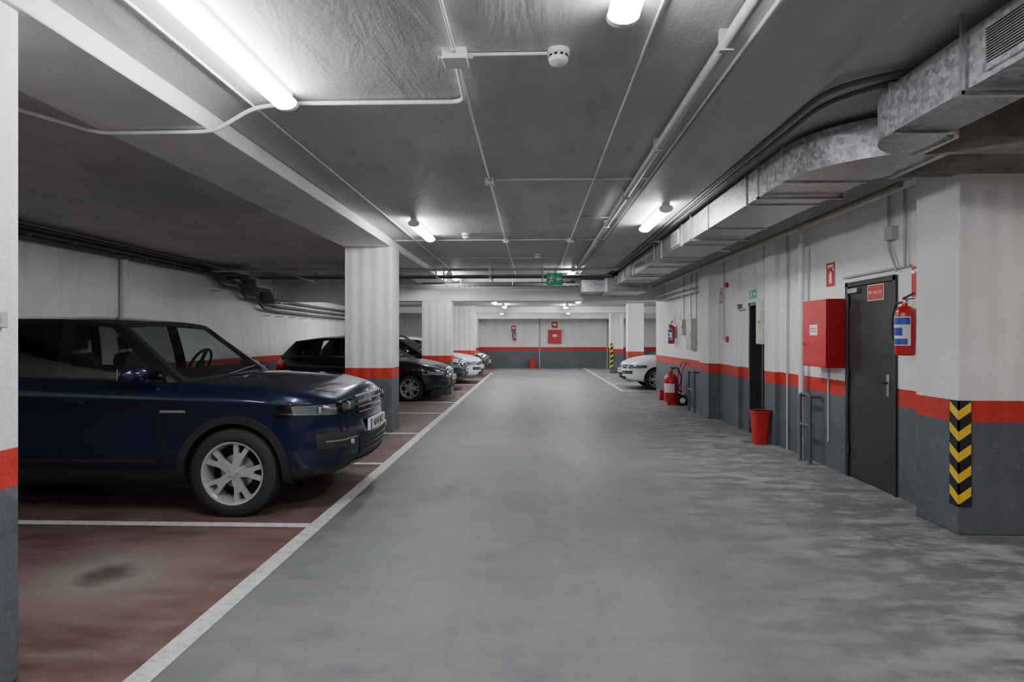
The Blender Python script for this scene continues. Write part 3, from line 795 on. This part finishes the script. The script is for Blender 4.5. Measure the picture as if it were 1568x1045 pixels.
        patch(F, q0, q1-.04, lambda t: lo(t)+.002, lambda t: lo(t)+.012, .009, M_chrome, sd, nz=1)
        patch(F, q0, q1, lo, hi, .022, M_clear, sd)
        patch(F, .66, 1.18, lambda t: zf(.34)+.02*t, lambda t: zf(.54)+.01*t, .005, M_black, sd)
        patch(F, .70, 1.12, lambda t: zf(.44), lambda t: zf(.46), .011, M_grille, sd, nz=1)
        c = Qo(.82, zf(.40), sd, 'f', .008); F.lathe([(.0001, .01), (.026, .008), (.03, -.01)], tuple(c), 'x', 14, M_lamp)
        patch(F, .62, 1.24, lambda t: 0.86*sz, lambda t: 1.06*sz, .006, M_tail, sd, 'r')
    for sd in (-1, 1):
        gz0, gz1 = (.69, .91) if suv else (.66, .88)
        patch(F, 0, .62, lambda t: zf(gz0)+.02*t, lambda t: zf(gz1), .005, M_blackg, sd)
        for zz in ((.73, .79, .85) if suv else (.72, .80)):
            patch(F, 0, .58, lambda t, zz=zz: zf(zz), lambda t, zz=zz: zf(zz)+.012, .013, M_steel if suv else M_chrome, sd, nz=1)
        patch(F, 0, .62, lambda t: zf(gz1), lambda t: zf(gz1)+.010, .012, M_steel, sd, nz=1)
        patch(F, 0, .64, lambda t: zf(.18), lambda t: zf(.42), .005, M_black, sd)
        for zz in (.24, .30, .36): patch(F, 0, .60, lambda t, zz=zz: zf(zz), lambda t, zz=zz: zf(zz)+.01, .012, M_blackg, sd, nz=1)
        patch(F, 0, .8, lambda t: zf(.05), lambda t: zf(.13), .006, M_grille if suv else M_black, sd)
        patch(F, 0, .5, lambda t: .62*sz, lambda t: .78*sz, .006, M_black, sd, 'r')
    F.obj('front_rear_details', e, sharp=45)
    P_ = MB(); xp = L+bf+.010; zp = zf(.55)
    P_.box(xp-.03, xp, -.26, .26, zp-.055, zp+.055, M_white); P_.box(xp, xp+.001, -.26, -.22, zp-.053, zp+.053, M_blue)
    P_.box(-br-.02, -br-.008, -.26, .26, .64*sz, .75*sz, M_white)
    P_.obj('number_plate', e)
    text('plate_text', '4018 JKT', (xp+.002, .02, zp), (pi/2, 0, pi/2), .095, M_black, e)
    T_ = MB()
    def strip(path, wd, off, mat):
        for sd in (-1, 1):
            A = []; B = []
            for i, (X, Z) in enumerate(path):
                X2, Z2 = path[min(i+1, len(path)-1)]; X1, Z1_ = path[max(i-1, 0)]
                dx, dz = X2-X1, Z2-Z1_; l_ = math.hypot(dx, dz) or 1; nx, nz = -dz/l_*wd/2, dx/l_*wd/2
                A.append((X+nx, sd*(yz(X+nx, Z+nz)+off), Z+nz)); B.append((X-nx, sd*(yz(X-nx, Z-nz)+off), Z-nz))
            T_.grid([A, B], mat)
    def vline(x0, z0, x1, z1, n=16): return [(x0+(x1-x0)*i/n, z0+(z1-z0)*i/n) for i in range(n+1)]
    zlow = .36*sz; zhi = 1.10*sz
    for a, c in ((3.18*k, 3.08*k), (2.22*k, 2.24*k), (1.28*k, 1.12*k)):
        strip(vline(a, zlow, c, zhi), .009, .0015, M_darkgap)
    strip(vline(1.28*k, zlow, 3.18*k, zlow, 24), .009, .0015, M_darkgap)
    if suv:
        strip(vline(1.35*k, .47*sz, 3.1*k, .47*sz, 24), .03, .006, M_black)
        strip(vline(3.12*k, .88*sz, 3.34*k, .88*sz, 6), .022, .005, M_steel)
    for hx in (2.42*k, 1.40*k):
        for sd in (-1, 1):
            hz = .96*sz
            y = yz(hx, hz); ya, yb_ = sorted((sd*(y+.012), sd*(y+.034)))
            T_.box(hx-.09, hx+.09, ya, yb_, hz-.015, hz+.015, paint)
            for q in (-.08, .07): T_.box(hx+q, hx+q+.012, min(sd*y, sd*(y+.03)), max(sd*y, sd*(y+.03)), hz-.012, hz+.012, paint)
    for sd in (-1, 1):
        xx_ = [xx for xx in xs if xx > 3.4*k]
        A = [deck(xx, sd*.89)+Vector((0, 0, .0015)) for xx in xx_]; B = [deck(xx, sd*.902)+Vector((0, 0, .0015)) for xx in xx_]
        T_.grid([A, B], M_darkgap)
    T_.obj('body_trim', e, bevel=.002)
    if suv:
        st = [(3.24, 2.60, 'P'), (3.12, 2.50, 'G'), (2.28, 2.24, 'B'), (2.16, 2.12, 'D'), (1.28, 1.34, 'B'), (1.16, 1.24, 'D'), (.56, .74, 'P'), (.12, .34, None)]
        zr = cub([.3*k, 1.2*k, 2.0*k, 2.65*k], [1.615, 1.665, 1.665, 1.615]); ct0, ct1 = .03, .04
    else:
        st = [(3.42, 2.50, 'P'), (3.28, 2.40, 'G'), (2.20, 2.14, 'B'), (2.08, 2.02, 'D'), (1.20, 1.26, 'P'), (.95, 1.12, 'D'), (.60, .82, 'P'), (.16, .52, None)]
        zr = cub([.5*k, 1.3*k, 2.0*k, 2.5*k], [1.56*sz, 1.645*sz, 1.655*sz, 1.60*sz]); ct0, ct1 = .03, .045
    stt = []
    for i in range(len(st)-1):
        a, c = st[i], st[i+1]; n = 3 if a[2] in 'GD' else 2
        for q in range(n): stt.append(((a[0]+(c[0]-a[0])*q/n)*k, (a[1]+(c[1]-a[1])*q/n)*k, a[2]))
    stt.append((st[-1][0]*k, st[-1][1]*k, None))
    vv = [0, .06, .2, .35, .5, .65, .8, .92, 1]
    Wb, Wr = (.90, .74) if suv else (.885, .69)
    def gp(xb, xr, v):
        z0 = zsf(xb)-.015; z1 = zr(xr); return xb+(xr-xb)*v, W*(Wb+(Wr-Wb)*v**1.35)*min(1, wf(xb)/W+.02), z0+(z1-z0)*v
    g = MB()
    def mside(i, j):
        t_ = stt[j][2]; v = (vv[i]+vv[i+1])/2
        if t_ == 'P': return roofm if stt[j][0] > 2*k else paint
        if v < .06: return M_black
        if v > .93: return roofm
        return {'G': M_glass, 'B': M_blackg, 'D': M_glassd if suv else M_glass}[t_]
    for sd in (-1, 1):
        g.grid([[(lambda p: (p[0], sd*p[1], p[2]))(gp(a, c, v)) for a, c, _ in stt] for v in vv], mside)
    bb, bt = (.27*k, .10*k) if suv else (.22*k, .10*k)
    cb = crown(3.3*k)
    def wind(s, v):
        x, y, z = gp(stt[0][0], stt[0][1], v); q = 1-s*s; return (x+(bb+(bt-bb)*v)*q, s*y, z+(cb*.9+(ct0-cb*.9)*v)*q)
    S2 = [-1, -.95]+[-.9+1.8*i/14 for i in range(15)]+[.95, 1]
    S2 = sorted(set(round(x_, 4) for x_ in S2))
    g.grid([[wind(s, v) for s in S2] for v in vv], lambda i, j: roofm if abs((S2[j]+S2[j+1])/2) > .95 else (M_black if (abs((S2[j]+S2[j+1])/2) > .9 or i == 0 or i == len(vv)-2) else M_glass))
    rb, rt = .07, .05
    def rw(s, v):
        x, y, z = gp(stt[-1][0], stt[-1][1], v); q = 1-s*s; return (x-(rb+(rt-rb)*v)*q, s*y, z+(.01+(ct0-.01)*v)*q)
    g.grid([[rw(s, v) for s in S2] for v in vv], lambda i, j: paint if (abs((S2[j]+S2[j+1])/2) > .85 or i == 0 or i >= len(vv)-2) else M_glassd)
    rows = []
    N = len(stt)
    for j, (a, c, _) in enumerate(stt):
        x, y, z = gp(a, c, 1); f = 1-ss(0, .5, j/(N-1)*1.0); r_ = ss(.6, 1, j/(N-1)); cc = ct0+(ct1-ct0)*math.sin(pi*j/(N-1))
        rows.append([(x+(bt*f-rt*r_)*(1-s*s), s*y, z+cc*(1-s*s)) for s in S2])
    g.grid(rows, roofm)
    g.obj('greenhouse', e, sharp=30, merge=2e-4)
    I = MB()
    sh = .04 if suv else 0
    for sy in (-1, 1):
        Tm = Matrix.Translation((2.02*k, sy*.38*W/.95, 1.02*sz)) @ Matrix.Rotation(-.2, 4, 'Y')
        I.prism([(-.22, 0), (.22, 0), (.21, .26*sz), (.15, .33*sz), (-.15, .33*sz), (-.21, .26*sz)], 'x', -.07, .07, M_seat, Tm)
        I.box(-.045, .045, -.12, .12, .37*sz, .50*sz, M_seat, Tm); I.box(-.01, .01, -.05, .05, .3*sz, .40*sz, M_steel, Tm)
        I.box(.95*k, 1.05*k, sy*.38*W/.95-.12, sy*.38*W/.95+.12, 1.14*sz+sh, 1.36*sz+sh, M_seat)
    I.box(.9*k, 1.08*k, -.6*W/.95, .6*W/.95, 1.0*sz, 1.2*sz+sh, M_seat)
    I.prism([(2.82*k, 1.0*sz), (3.25*k, 1.0*sz), (3.2*k, 1.13*sz+sh*.5), (2.92*k, 1.17*sz+sh)], 'y', -.70*W, .70*W, M_black)
    I.obj('interior', e, bevel=.025)
    s_ = MB(); Tm = Matrix.Translation((2.70*k, .38*W/.95, 1.17*sz+sh)) @ Matrix.Rotation(math.radians(-65), 4, 'Y')
    rr_ = []
    for i in range(9):
        a = 2*pi*i/8; rr_.append((.18+.014*math.cos(a), .014*math.sin(a)))
    s_.lathe(rr_, n=28, mat=M_black, T=Tm); s_.box(-.17, .17, -.02, .02, -.01, .01, M_black, Tm); s_.lathe([(.0001, .02), (.05, .015), (.055, -.02)], n=14, mat=M_black, T=Tm)
    s_.obj('steering_wheel', e)
    mm = MB()
    for sd in (-1, 1):
        cx, cy, cz = 2.94*k, sd*(W*.93+.12), (1.19 if suv else 1.14*sz)
        n = 12; m_ = 8; rows = []
        for i in range(m_+1):
            u = -1+2*i/m_; rad = max(.001, (1-abs(u)**3))**.5
            rows.append([(cx+.07*rad*math.cos(2*pi*q/n)+.02*u, cy+.12*u, cz+.075*rad*math.sin(2*pi*q/n)) for q in range(n+1)])
        mm.grid(rows, paint)
        mm.cyl((cx+.02, sd*W*.86, cz-.08), (cx, cy-sd*.03, cz-.04), .028, M_black)
        mm.box(cx-.076, cx-.068, cy-.09, cy+.09, cz-.045, cz+.05, M_chrome)
    mm.obj('mirrors', e)
    wp = MB()
    for y0_ in (-.5, .1):
        a = Vector(wind(y0_, 0.03)); c = Vector(wind(y0_+.62, .12)); o_ = Vector((.02, 0, .015)); wp.cyl(a+o_, c+o_, .007, M_black, 6)
    wp.obj('wipers', e)
    f = R/.37
    for cx in wx:
        for sd in (-1, 1):
            wb = MB(); cy = sd*(W-.11)
            TT = Matrix.Translation((cx, cy, R)) @ Matrix.Diagonal((1, sd, 1, 1))
            rimr = .258*f
            wb.lathe([(rimr-.005, -.10), (rimr+.02, -.115), (R-.03, -.12), (R-.008, -.10), (R, -.06), (R, .06), (R-.008, .095), (R-.03, .112), (rimr+.03, .118), (rimr+.006, .108), (rimr-.004, .095)], axis='y', n=56, mat=M_rubber, T=TT)
            for q in range(56):
                A = Matrix.Rotation(2*pi*q/56, 4, 'Y'); wb.box(-.007, .007, -.10, .10, R-.004, R+.0015, M_rubber, TT @ A)
            wb.lathe([(rimr, .105), (rimr+.006, .112), (rimr-.010, .108), (rimr-.022, .08), (rimr-.03, .02), (rimr-.03, -.09)], axis='y', n=48, mat=M_alloy, T=TT)
            wb.lathe([(.0001, .0), (.15*f, .0), (.16*f, -.005), (.16*f, -.02), (rimr-.03, -.03)], axis='y', n=36, mat=M_darkgap, T=TT)
            wb.lathe([(.06*f, .012), (.145*f, .012), (.145*f, .0)], axis='y', n=36, mat=M_steel, T=TT)
            wb.lathe([(.0001, .098), (.028*f, .098), (.032*f, .09), (.056*f, .088), (.068*f, .075), (.068*f, .0)], axis='y', n=24, mat=M_alloy, T=TT)
            for q in range(5):
                A = Matrix.Rotation(2*pi*q/5+.3, 4, 'Y')
                P0 = [(-.034*f, .04*f), (.034*f, .04*f), (.036*f, .12*f), (.052*f, .17*f), (-.052*f, .17*f), (-.036*f, .12*f)]
                wb.prism(P0, 'y', .055, .088, M_alloy, TT @ A)
                for sg in (-1, 1):
                    P1 = [(sg*.012*f, .165*f), (sg*.051*f, .165*f), (sg*.078*f, rimr-.010), (sg*.034*f, rimr-.006)]
                    wb.prism(P1, 'y', .057, .090, M_alloy, TT @ A)
                wb.lathe([(.0001, .102), (.006, .1), (.006, .09)], (math.cos(2*pi*q/5)*.045*f, 0, math.sin(2*pi*q/5)*.045*f), 'y', 8, M_steel, T=TT)
            wb.obj('wheel', e, sharp=35)
    return e

def paintm(name, col, metal=.35, rough=.3):
    m = simple(name, col, rough, metal, coat=1.0, var=0); return m
P_navy = paintm('navy_car_paint', (0.0035, 0.009, 0.042), .45)
P_black = paintm('black_car_paint', (0.010, 0.010, 0.012), .2)
P_dblue = paintm('dark_blue_car_paint', (0.010, 0.016, 0.035), .3)
P_white = paintm('white_car_paint', (0.78, 0.79, 0.80), 0)
P_gray = paintm('grey_car_paint', (0.06, 0.06, 0.065), .5)
build_car('suv_car', (-1.63-4.6, 5.74, 0), 0, P_navy, roofm=M_blackg)
build_car('hatchback_car', (-2.02-4.1, 14.42, 0), 0, P_black, L=4.1, W=.87, sz=.90, R=.31, suv=False)
build_car('hatchback_car', (-2.0-4.2, 17.2, 0), 0, P_dblue, L=4.2, W=.9, sz=.96, R=.33, suv=False)
build_car('hatchback_car', (-1.75-4.1, 19.65, 0), 0, P_white, L=4.1, W=.87, sz=.90, R=.31, suv=False)
build_car('hatchback_car', (-1.8-4.1, 23.6, 0), 0, P_gray, L=4.1, W=.87, sz=.90, R=.31, suv=False)
build_car('hatchback_car', (2.68+4.1, 17.62, 0), pi, P_white, L=4.1, W=.87, sz=.90, R=.31, suv=False)

# ------------------------------------------------------------------ world & camera
wd = bpy.data.worlds.new('World'); scene.world = wd; wd.use_nodes = True
wd.node_tree.nodes['Background'].inputs[0].default_value = (.5, .5, .5, 1); wd.node_tree.nodes['Background'].inputs[1].default_value = .05
cam = bpy.data.cameras.new('camera'); co = bpy.data.objects.new('camera', cam); COL.objects.link(co)
co.location = (0, 0, 1.5); co.rotation_euler = (pi/2, 0, math.radians(2)); cam.sensor_width = 36; cam.lens = 900/1568*36
cam.shift_y = -5.5/1568; cam.clip_start = .05; cam.clip_end = 100
scene.camera = co
